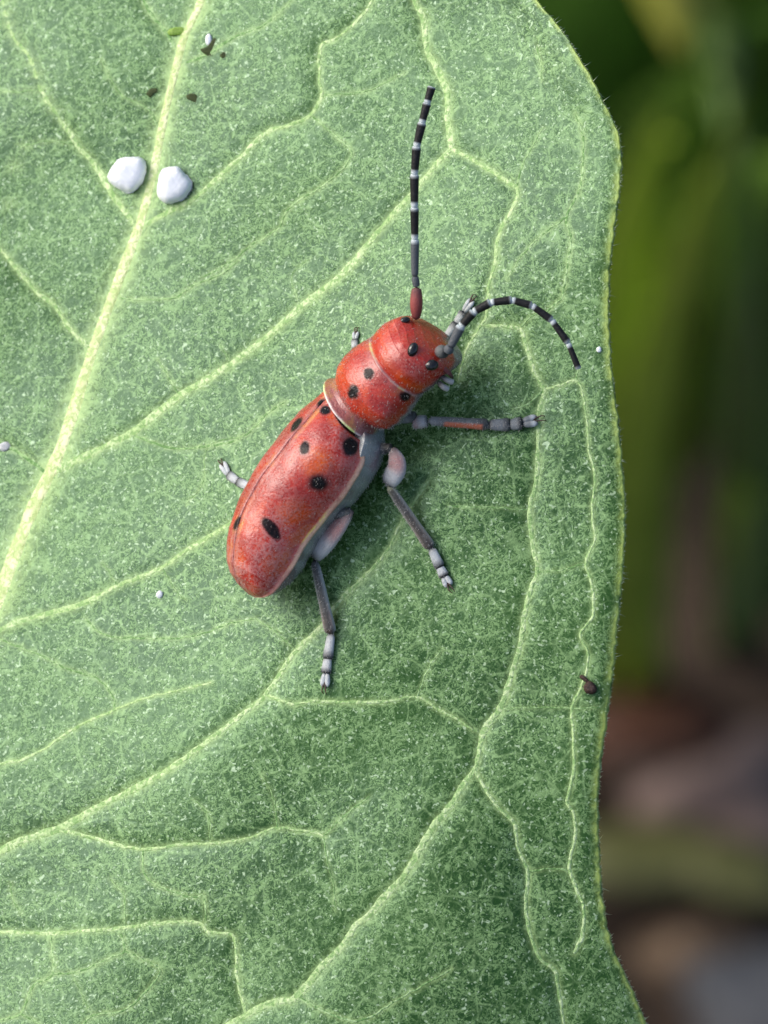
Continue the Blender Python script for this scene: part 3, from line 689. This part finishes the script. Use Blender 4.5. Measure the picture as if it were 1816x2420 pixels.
def tarsus(P, w, leg, c1=(.36, .39, .41), c2=(.10, .11, .12), claw_dir=None):
    """P: 4 points: tibia end, end of first, second, third segment (3D)"""
    nrm = np.array([-.45, .24, .86])
    for i in range(3):
        a, b = np.array(P[i]), np.array(P[i + 1]); d = b - a; L = np.linalg.norm(d); d /= L
        a = a - d * L * .03; b = b + d * L * .02
        side = np.cross(d, nrm); side /= np.linalg.norm(side)
        t = np.linspace(0, 1, 9)
        if i < 2:
            r = w * (.74 + .28 * t) * np.where(t < .01, .7, 1) * np.where(t > .99, .85, 1)
            piece('tarsal_segment', a + (b - a) * t[:, None], r, [c2, c1, c1, c1, c2, DK], M_LEG, leg, .62, 12, nrm)
        else:
            for sg in (-1, 1):       # two lobes with a slit between them
                pth = a + (b - a) * t[:, None] + side * (sg * w * (.22 + .34 * t))[:, None]
                piece('tarsal_lobe', pth, w * .50 * np.sqrt(np.clip(1 - np.abs(2 * t - 1) ** 2.6, .06, 1)), [c2, c1, c1, (.45, .48, .5), c1], M_LEG, leg, .8, 10, nrm)
            e = b + d * w * .2
            for sg in (-1, 1):
                pth = resample([tuple(e - d * w * 1.2), tuple(e + d * w * .5 + side * sg * w * .35 + nrm * w * .25), tuple(e + d * w * 1.0 + side * sg * w * .25 - nrm * w * .35)], 2.)
                piece('claw', pth, np.linspace(2.6, .9, len(pth)), [DK, (.09, .03, .02)], M_LEG, leg, 1, 8, nrm)

def feet(pts, w, lift=.55):
    return [p3(x, y, float(zs(x, y)) + w * lift + h) for (x, y, h) in pts]

def stripes(dark, light):
    def f(col, t, th):
        k = (np.sin(th * 2 + .6) > .35)[:, None] * .75 * ((t > .1) & (t < .9))[:, None]
        return col * (1 - k) + np.array(dark) * k
    return f
def pale_edges(k0=.75, c=(.40, .41, .43), dark=None):
    def f(col, t, th):
        if dark is not None:
            m = ((np.abs(np.cos(th)) < .62) & (t > .05) & (t < .93))[:, None] * .85; col = col * (1 - m) + np.array(dark) * m
        k = (np.abs(np.cos(th)) ** 4 * np.clip((t - .02) / .15, 0, 1) * np.clip((.99 - t) / .04, 0, 1))[:, None] * k0
        return col * (1 - k) + np.array(c) * k
    return f
def leg_root(): 
    r = empty('leg', Matrix.Identity(4)); r.parent = BEETLE; return r
def limb(name, a, b, r0, rm, r1, cols, leg, flat=.8, bend=None, paint=None, nrm=(-.3, .2, .93)):
    a, b = np.array(a), np.array(b); P = [tuple(a)] + ([tuple(bend)] if bend is not None else []) + [tuple(b)]
    L = np.linalg.norm(b - a); pth = resample(P, L / 22.) if bend is not None else a + (b - a) * np.linspace(0, 1, 22)[:, None]
    return piece(name, pth, round_rad(len(pth), r0, rm, r1), cols, M_LEG, leg, flat, 16, nrm, paint)
def femur(a, b, w, cols, leg, bend=None):
    a, b = np.array(a), np.array(b); P = [tuple(a)] + ([tuple(bend)] if bend is not None else []) + [tuple(b)]
    pth = resample(P, np.linalg.norm(b - a) / 26.) if bend is not None else a + (b - a) * np.linspace(0, 1, 27)[:, None]
    t = np.linspace(0, 1, len(pth)); r = w * np.interp(t, [0, .08, .3, .6, .8, .93, .98, 1], [.30, .48, .82, 1., .95, .80, .66, .42])
    return piece('femur', pth, r, cols, M_LEG, leg, .62, 18, (-.3, .2, .93), pale_edges(.65, (.42, .44, .45)))
def bz(s, x, y): return O3 + s * A + x * RR + y * UU
FEM = [(.05, .04, .04), (.24, .16, .16), (.31, .15, .15), (.32, .19, .19), (.40, .40, .42), (.44, .45, .46), (.03, .03, .03)]
TIB = [(.03, .03, .03), (.09, .10, .10), (.11, .12, .12), (.12, .11, .10), (.17, .10, .07), (.02, .012, .012)]

# right hind leg
lg = leg_root(); w = 14
T = feet([(783, 1500, 6), (775, 1556, 1), (771, 1590, 0), (768, 1622, 0)], w)
knee = p3(742, 1318, float(zs(742, 1318)) + 60); hip = p3(832, 1206, bz(300, 96, -42)[2])
limb('trochanter', p3(775, 1222, hip[2] - 25), hip, 10, 11, 9, [DK, (.06, .06, .06), (.10, .11, .11), DK], lg)
femur(hip, knee, 24, FEM, lg)
limb('tibia', knee - (knee - T[0]) * .02, T[0], 9.5, 13, 16, TIB, lg, .8, paint=pale_edges(.85, (.40, .44, .45), (.035, .038, .038))); tarsus(T, w, lg)
# right middle leg
lg = leg_root()
T = feet([(1021, 1298, 6), (1040, 1340, 1), (1050, 1362, 0), (1062, 1384, 0)], w)
knee = p3(917, 1146, float(zs(917, 1146)) + 66); hip = p3(928, 1058, bz(430, 92, -40)[2])
limb('trochanter', p3(890, 1062, hip[2] - 22), hip, 12, 13, 9, [(.1, .11, .12), (.08, .09, .1), DK, DK], lg)
femur(hip, knee, 25, FEM, lg, bend=p3(939, 1102, (hip[2] + knee[2]) / 2 + 6))
limb('tibia', knee, T[0], 9.5, 12.5, 15.5, [(.36, .36, .22), (.12, .12, .12), (.11, .105, .105), (.13, .11, .09), (.10, .07, .06), (.03, .015, .015)], lg, .8, paint=pale_edges(.8, (.40, .41, .38), (.035, .032, .03))); tarsus(T, w, lg)
# right front leg
lg = leg_root()
T = feet([(1158, 1004, 12), (1205, 1004, 4), (1234, 1000, 2), (1270, 992, 1)], w)
hip = p3(962, 972, OZ + 20); knee = p3(1012, 994, float(zs(1012, 994)) + 62)
limb('coxa', p3(930, 985, OZ + 5), p3(985, 985, OZ + 28), 14, 16, 12, [GREY, GREY, (.16, .17, .17), DK], lg)
limb('femur', p3(975, 1000, OZ + 20), knee, 13, 16, 13, [(.30, .2, .19), (.34, .24, .23), (.38, .36, .36), (.36, .36, .38), DK], lg, .9)
def orange_under(col, t, th):
    k = ((np.cos(th) < -.1) & (t > .28) & (t < .86))[:, None] * .8
    k2 = ((np.cos(th) > .1) & (t > .28) & (t < .86))[:, None] * .8
    return col * (1 - k2) + np.array((.46, .11, .04)) * k2
limb('tibia', knee, T[0], 10, 12.5, 15, [(.28, .29, .3), (.12, .125, .13), (.10, .11, .115), (.09, .1, .105), (.02, .02, .02)], lg, .85, paint=orange_under)
tarsus(T, 17, lg, (.15, .165, .175), (.045, .05, .053))
# left hind leg: only its foot shows beyond the wing cases
lg = leg_root(); w = 12
T = feet([(600, 1155, 3), (563, 1138, 0), (541, 1122, 0), (525, 1095, 0)], w)
knee = bz(235, -92, -40); limb('femur', bz(300, -60, -45), knee, 14, 20, 15, FEM, lg); limb('tibia', knee, T[0], 9, 12, 11, TIB, lg)
tarsus(T, w, lg, (.42, .46, .48), (.2, .22, .23))
# left middle leg
lg = leg_root(); w = 10
T = feet([(846, 850, 3), (838, 823, 0), (839, 803, 0), (842, 784, 0)], w)
knee = bz(520, -92, -35); limb('femur', bz(445, -60, -45), knee, 14, 20, 14, FEM, lg); limb('tibia', knee, T[0], 9, 11, 10, TIB, lg)
tarsus(T, w, lg, (.38, .42, .42), (.16, .18, .18))
# left front leg: its foot reaches past the head, behind the curled antenna
lg = leg_root(); w = 12
T = feet([(1052, 800, 6), (1078, 764, 1), (1096, 738, 0), (1116, 709, 0)], w)
knee = p3(985, 810, float(zs(985, 810)) + 30); limb('femur', p3(930, 880, OZ - 40), knee, 13, 17, 13, FEM, lg); limb('tibia', knee, T[0], 9, 11, 11, TIB, lg)
tarsus(T, w, lg, (.30, .33, .33), (.08, .09, .09))
# mouthparts
zm = surf(1046, 880)[2]
piece('mandible', resample([tuple(p3(1045, 868, zm - 12)), tuple(p3(1062, 882, zm - 10)), tuple(p3(1071, 893, zm - 16))], 2.), np.linspace(9, 3, len(resample([tuple(p3(1045, 868, zm - 12)), tuple(p3(1062, 882, zm - 10)), tuple(p3(1071, 893, zm - 16))], 2.))), [(.2, .05, .05), (.1, .02, .02), DK], M_LEG, BEETLE)
for (a, b, c) in (((1036, 902), (1048, 914), (1060, 920)), ((1040, 888), (1056, 897), (1072, 904))):
    pth = resample([tuple(p3(*a, zm - 22)), tuple(p3(*b, zm - 18)), tuple(p3(*c, zm - 26))], 2.)
    piece('palp', pth, round_rad(len(pth), 6, 7, 7), [DK, (.05, .05, .05), (.3, .31, .32), (.36, .38, .4)], M_LEG, BEETLE)

# short pale pubescence on legs, belly and wing cases: nobody could count it
def pubescence():
    V, F = [], []
    mt = {'elytron': (800, 5.5, .4, .25), 'body': (2600, 6.5, .5, .5), 'femur': (160, 7, .5, .6), 'tibia': (150, 7, .5, .6), 'tarsal_segment': (50, 5, .5, .6), 'trochanter': (40, 6, .5, .6)}
    def kids(o):
        for c in o.children:
            yield c
            yield from kids(c)
    for o in list(kids(BEETLE)):
        k = o.name.split('.')[0]
        if o.type != 'MESH' or k not in mt: continue
        cnt, ln, wd, stand = mt[k]; me = o.data; n = len(me.polygons)
        ar = np.empty(n); me.polygons.foreach_get('area', ar); ce = np.empty(n * 3); me.polygons.foreach_get('center', ce); no = np.empty(n * 3); me.polygons.foreach_get('normal', no)
        ce = ce.reshape(-1, 3); no = no.reshape(-1, 3); ar = ar * (no[:, 2] > -.35)
        for i in RNG.choice(n, cnt, p=ar / ar.sum()):
            l = ln * RNG.uniform(.6, 1.3) * S; d = no[i] * stand + np.array([-.465, -.885, 0]) * .8 + RNG.normal(0, .3, 3); d /= np.linalg.norm(d)
            sd_ = np.cross(d, [0, 0, 1]); sd_ /= np.linalg.norm(sd_) + 1e-9; b = ce[i] + RNG.normal(0, 1.2 * S, 3) - no[i] * 1.0 * S
            q = len(V); V += [b - sd_ * wd * S, b + sd_ * wd * S, b + d * l, b + no[i] * wd * S]; F += [(q, q + 1, q + 2), (q + 1, q + 3, q + 2), (q + 3, q, q + 2)]
    tag(mesh_obj('hair', V, F, simple('pale_hair', (.45, .42, .40), (.66, .64, .62), 3e4, .6), BEETLE, fix=False), kind='stuff')
pubescence()

# ------------------------------------------------------------------ small things on the leaf
def latex_mat():
    t = NT('white_latex'); c = t.coord(K); a, _ = t.noise(c, 40, 4, .6)
    col = t.mix(t.ramp(a, .35, .65), (.74, .78, .84), (.86, .89, .92)); t.bump(a, 8 * S, .35)
    return t.out(col, .45, .5, Subsurface_Weight=.25, Subsurface_Radius=(.0004, .0004, .0005), Subsurface_Scale=.3)
M_LATEX = latex_mat()
def lump(name, poly, height, mat, label, cat, group=None, shrink=.62, flatc=(0, 0), jag=1.5):
    poly = np.array(poly, float); c = poly.mean(0); z0 = float(zs(*c)); root_p = pos(c[0], c[1], z0)
    P = resample(np.vstack([poly, poly[:1]]), 5.)[:-1]; n = len(P)
    rings = [(1.0, -.12), (1.03, .12), (1.02, .38), (.95, .66), (.82, .86), (shrink, .97), (shrink * .5, 1.0), (0.03, .99)]
    V = []
    for k, (r, h) in enumerate(rings):
        q = c + np.array(flatc) * h + (P - c) * r + RNG.normal(0, jag * .4, (n, 2)) * (r > .7)
        z = np.where(h < .2, zs(q[:, 0], q[:, 1]), z0) + h * height + RNG.normal(0, jag * .5, n) * (r > .7)
        V.append(pos(q[:, 0], q[:, 1], z) - root_p)
    V = np.vstack(V) * S; F = [tuple(f) for f in grid_faces(len(rings), n, True)] + [tuple(range(n)), tuple(range((len(rings) - 1) * n, len(rings) * n))]
    o = mesh_obj(name, V, F, mat, None); o.matrix_world = M @ Matrix.Translation(Vector(root_p * S)); tag(o, label, cat, group); return o
lump('latex_lump', [(254, 418), (268, 392), (286, 375), (312, 372), (336, 376), (345, 398), (338, 428), (322, 448), (306, 456), (280, 446), (262, 432)], 46, M_LATEX,
     'larger white lump of dried latex touching the slanting side vein beside the midrib', 'latex lump', flatc=(2, -2))
lump('latex_lump', [(372, 450), (378, 416), (388, 400), (418, 395), (436, 410), (455, 432), (452, 450), (438, 468), (418, 477), (392, 480), (376, 466)], 44, M_LATEX,
     'smaller white lump of dried latex with a pointed corner, opposite side of the midrib', 'latex lump', flatc=(0, -2))
lump('latex_drop', [(369, 1404), (376, 1396), (384, 1398), (386, 1407), (379, 1414), (371, 1411)], 9, M_LATEX, 'tiny round white latex dot below the beetle tail beside a side vein', 'latex dot', jag=.5)
lump('latex_drop', [(487, 86), (494, 79), (501, 88), (499, 104), (491, 107), (486, 98)], 10, M_LATEX, 'tiny white latex bead beside the chewed green scar near the midrib', 'latex bead', jag=.5)
lump('latex_drop', [(1410, 824), (1417, 818), (1422, 826), (1418, 833), (1411, 831)], 7, M_LATEX, 'white fleck near the leaf margin just past the curled antenna tip', 'white fleck', jag=.5)
lump('latex_drop', [(0, 1050), (14, 1044), (26, 1050), (24, 1060), (10, 1066), (0, 1062)], 9, simple('dusty_grey', (.35, .36, .36), (.62, .64, .66), 4e4, .7), 'dusty grey-white crumb on the short vein left of the midrib', 'crumb', jag=1.2)
M_FRASS = simple('dark_frass', (.012, .006, .004), (.07, .025, .015), 3e4, .45, .5, 1e-4, 4)
def speck():
    root_p = pos(1390., 1618., float(zs(1390, 1618))); root = empty('debris_speck', M @ Matrix.Translation(Vector(root_p * S)))
    tag(root, 'dark brown fleck of debris lying near the right leaf margin', 'debris')
    for nm, pl, hh in (('chunk', [(1379, 1622), (1390, 1609), (1403, 1615), (1411, 1630), (1402, 1640), (1385, 1637)], 15), ('sliver', [(1370, 1600), (1376, 1594), (1390, 1606), (1394, 1616), (1384, 1612)], 11)):
        o = lump(nm, pl, hh, M_FRASS, None, None, jag=1.2); w = o.matrix_world.copy(); o.parent = root; o.matrix_parent_inverse = root.matrix_world.inverted(); o.matrix_world = w
bpy.context.view_layer.update(); speck()
# chewed scars in the leaf by the midrib
M_SCAR = simple('leaf_scar', (.022, .035, .006), (.06, .085, .012), 3e4, .5, .4, 8e-5, 4); M_SCARG = simple('fresh_scar', (.16, .30, .03), (.26, .42, .06), 2e4, .4, .5, 8e-5, 3)
def scar(poly, h, mat):
    o = lump('scar', poly, h, mat, None, None, jag=1.0); w = o.matrix_world.copy(); o.parent = LEAFROOT; o.matrix_parent_inverse = LEAFROOT.matrix_world.inverted(); o.matrix_world = w
scar([(346, 222), (356, 210), (372, 209), (374, 216), (362, 222), (356, 230)], 4, M_SCAR); scar([(440, 226), (456, 221), (468, 228), (478, 240), (474, 249), (458, 240), (444, 234)], 4, M_SCAR)
scar([(396, 76), (408, 66), (436, 66), (444, 74), (428, 82), (404, 84)], 7, M_SCARG); scar([(474, 116), (490, 110), (508, 90), (516, 112), (514, 126), (498, 132), (482, 126)], 3, M_SCAR); scar([(520, 130), (530, 122), (536, 130), (526, 138)], 3, M_SCAR)

# ------------------------------------------------------------------ out-of-focus background: grass, weeds, litter, stones
def blade_mesh(base, tip, width, bow, mat, parent, name='blade', broad=False):
    """a leaf blade from base to tip (world, relative to the root), creased along the middle"""
    base, tip, bow = Vector(base), Vector(tip), Vector(bow); n = 18; V = []
    view = ZC
    for i in range(n):
        t = i / (n - 1); p = base * (1 - t) ** 2 + (base * .5 + tip * .5 + bow) * 2 * t * (1 - t) + tip * t ** 2
        d = ((base * .5 + tip * .5 + bow - base) * 2 * (1 - t) + (tip - (base * .5 + tip * .5 + bow)) * 2 * t).normalized()
        sd_ = d.cross(view); sd_ = sd_.normalized() if sd_.length > 1e-5 else XC; nr = sd_.cross(d)
        w = width * .5 * ((math.sin(math.pi * min(1, .04 + t * .96)) ** .8) if broad else min(1, (1 - t) * 2.2 + .02) * (.7 + .3 * min(1, t * 4)))
        w = max(w, width * .01)
        V += [p - sd_ * w + nr * w * .25, p - nr * .0002, p + sd_ * w + nr * w * .25, p - nr * (.0002 + w * .1)]
    F = [tuple(f) for f in grid_faces(n, 4, True)] + [(0, 1, 2, 3), tuple(range((n - 1) * 4, n * 4))]
    return mesh_obj(name, [tuple(v) for v in V], F, mat, parent)
def tuft(root_w, blades, label, group='blurred grass tufts'):
    root = empty('grass_tuft', Matrix.Translation(root_w)); tag(root, label, 'grass', group)
    for (mid_pt, tip, width, mi) in blades:
        b = Vector((random.uniform(-.006, .006), random.uniform(-.006, .006), -.004)); tp = Vector(tip) - root_w
        bow = (Vector(mid_pt) - root_w) - (b * .5 + tp * .5) if mid_pt is not None else Vector((0, 0, .04))
        blade_mesh(b, tp, width, bow, M_GRASS[mi], root)
    return root
# a weed whose pale blades cross the upper part of the gap beside the leaf
g0 = ray_ground(1480, 1500)
tuft(g0, [(ray_at(1490, 930, 1.04), ray_at(1760, 200, .86), .0060, 0), (ray_at(1400, 640, 1.0), ray_at(1580, 230, .92), .007, 0), (ray_at(1480, 1100, 1.06), ray_at(1530, 480, .95), .0085, 0), (ray_at(1560, 1000, 1.06), ray_at(1640, 380, .94), .006, 0), (ray_at(1480, 300, 1.03), ray_at(1590, 330, .98), .006, 0)],
     'olive green grass blades leaning beside the leaf margin', None)
g1 = ray_ground(1850, 1400)
tuft(g1, [(ray_at(1800, 900, 1.05), ray_at(1740, 600, .95), .007, 3), (ray_at(1760, 1250, 1.12), ray_at(1730, 1120, 1.08), .008, 0), (ray_at(1900, 700, 1.0), ray_at(1880, 300, .9), .007, 1), (ray_at(1720, 700, 1.05), ray_at(1760, 260, .96), .0075, 3)],
     'grey-green grass blades behind the olive blades', None)
def weed(root_w, leaves, label, mats):
    root = empty('broadleaf_weed', Matrix.Translation(root_w)); tag(root, label, 'weed'); hub = Vector((0, 0, .05))
    V, F, _, _ = tube([(0, 0, -.01), (.001, 0, .02), tuple(hub)], [.003, .0026, .002], 8, up=(1, 0, 0)); mesh_obj('stem', V, F, M_GRASS[1], root)
    for k, (base, tip, width) in enumerate(leaves):
        b = Vector(base) - root_w; tp = Vector(tip) - root_w
        blade_mesh(b, tp, width, Vector((0, 0, .012)), mats[k % len(mats)], root, 'leaf_blade', True)
        V, F, _, _ = tube([tuple(hub), tuple(hub * .4 + b * .6 + Vector((0, 0, .006))), tuple(b)], .0011, 6, up=(.3, 1, .2)); mesh_obj('leaf_stalk', V, F, M_GRASS[1], root)
M_WEED = [simple('weed_dark', (.04, .11, .008), (.06, .15, .014), 40, .55), simple('weed_mid', (.08, .17, .015), (.11, .21, .025), 40, .55), simple('weed_brown_green', (.035, .055, .008), (.055, .075, .015), 40, .6)]
weed(ray_ground(1500, 600), [(ray_at(1300, 420, 1.16), ray_at(1480, -160, 1.08), .022), (ray_at(1560, 700, 1.15), ray_at(1700, 150, 1.05), .017), (ray_at(1640, 900, 1.17), ray_at(1900, 380, 1.06), .018), (ray_at(1450, 980, 1.17), ray_at(1380, 420, 1.10), .016)],
     'dark broad-leaved weed in deep blur behind the olive grass blades', [M_WEED[0], M_WEED[1], M_WEED[1], M_WEED[0]])
weed(ray_ground(1830, 900), [(ray_at(1760, 1000, 1.17), ray_at(1700, 620, 1.1), .013), (ray_at(1800, 1180, 1.17), ray_at(1900, 720, 1.1), .016), (ray_at(1600, 1120, 1.18), ray_at(1660, 760, 1.12), .010), (ray_at(1770, 1480, 1.19), ray_at(1790, 1180, 1.14), .009)],
     'blackish green weed low on the soil at the edge of the grass', [M_WEED[0], M_WEED[0], M_WEED[2], M_WEED[1]])
weed(ray_ground(1750, -200), [(ray_at(1620, 330, 1.18), ray_at(1800, -150, 1.1), .016), (ray_at(1780, 420, 1.17), ray_at(1900, 60, 1.1), .018), (ray_at(1500, 160, 1.19), ray_at(1600, -250, 1.12), .016)],
     'mid green weed leaves behind the yellow blade tip', [M_WEED[1], M_WEED[0], M_WEED[0]])
g3 = ray_ground(1580, -300)
tuft(g3, [(ray_at(1560, -160, 1.05), ray_at(1600, 130, .98), .012, 2), (ray_at(1690, 100, 1.05), ray_at(1735, 420, 1.0), .0035, 3)], 'yellow blade tip hanging over the dark weeds', None)

def stone(px, py, rx, ry, rz, mat, label, seed):
    c = ray_ground(px, py); rg = np.random.default_rng(seed)
    u = np.linspace(0, np.pi, 14); v = np.linspace(0, 2 * np.pi, 20, endpoint=False); Uu, Vv = np.meshgrid(u, v, indexing='ij')
    r = np.ones_like(Uu)
    for _ in range(6):
        a = rg.normal(0, 1, 3); a /= np.linalg.norm(a); f = rg.uniform(1.5, 3.5)
        r += .09 * np.sin(f * (a[0] * np.sin(Uu) * np.cos(Vv) + a[1] * np.sin(Uu) * np.sin(Vv) + a[2] * np.cos(Uu)) * 2 + rg.uniform(0, 6))
    P = np.stack([rx * r * np.sin(Uu) * np.cos(Vv), ry * r * np.sin(Uu) * np.sin(Vv), rz * r * np.cos(Uu) + rz * .45], -1).reshape(-1, 3)
    o = mesh_obj('stone', P, grid_faces(14, 20, True), mat); o.location = c; tag(o, label, 'stone'); return o
stone(1700, 1930, .0105, .0085, .006, M_PINK, 'pinkish brown stone on the soil beside the leaf', 3)
stone(1835, 2430, .0095, .009, .006, M_BLUE, 'blue-grey stone at the bottom of the gap beside the leaf', 5)
stone(1640, 2290, .006, .0042, .004, M_TAN, 'small tan stone beside the blue-grey stone', 8)
def litter(px, py, L, wd, ang, mat, label, name='dead_leaf', cat='dead leaf'):
    c = ray_ground(px, py, .004); o_ = empty(name, Matrix.Translation((c.x, c.y, c.z)) @ Matrix.Rotation(ang, 4, 'Z')); n = 16; V = []
    for i in range(n):
        t = i / (n - 1); w = wd * .5 * (math.sin(math.pi * (.03 + .94 * t)) ** .8)
        x = (t - .5) * L; z = .006 * math.sin(math.pi * t) + .001 * math.sin(9 * t)
        V += [(x, -w, z + w * .3), (x, 0, z), (x, w, z + w * .35), (x, 0, z - .0004)]
    F = [tuple(f) for f in grid_faces(n, 4, True)] + [(0, 1, 2, 3), tuple(range((n - 1) * 4, n * 4))]
    mesh_obj('blade', V, F, mat, o_); V, F, _, _ = tube([(-L * .72, .001, .002), (-L * .6, 0, .002), (-L * .47, 0, .002)], .0006, 6, up=(0, 0, 1)); mesh_obj('stalk', V, F, mat, o_)
    tag(o_, label, cat)
litter(1540, 1790, .022, .009, R(12), M_RUST, 'rust brown dead leaf on the soil beside the pinkish stone')
litter(1520, 2100, .024, .009, R(4), M_OLIVE, 'olive green low leaf lying on the soil below the pinkish stone', 'ground_leaf', 'leaf')
litter(1730, 2130, .018, .008, R(-12), M_OLIVE, 'short olive leaf lying between the pinkish and blue-grey stones', 'ground_leaf', 'leaf')
# the same growth goes on around the plant, outside the picture
k = 0
while k < 40:
    x, y = random.uniform(-.38, .42), random.uniform(.12, .95)
    p = Vector((x, y, 0)); c = Mi @ p; px = 908 + c.x / S * DP / (DP - c.z / S)
    if 500 < px < 3400: continue
    k += 1; bl = []
    for j in range(5):
        tp = p + Vector((random.uniform(-.045, .045), random.uniform(-.04, .04), random.uniform(.10, .24))); bl.append((p * .45 + tp * .55 + Vector((0, 0, .04)), tp, random.uniform(.004, .008), random.choice((0, 0, 1, 1, 3))))
    tuft(p, bl, 'grass tuft growing from bare soil around the plant')
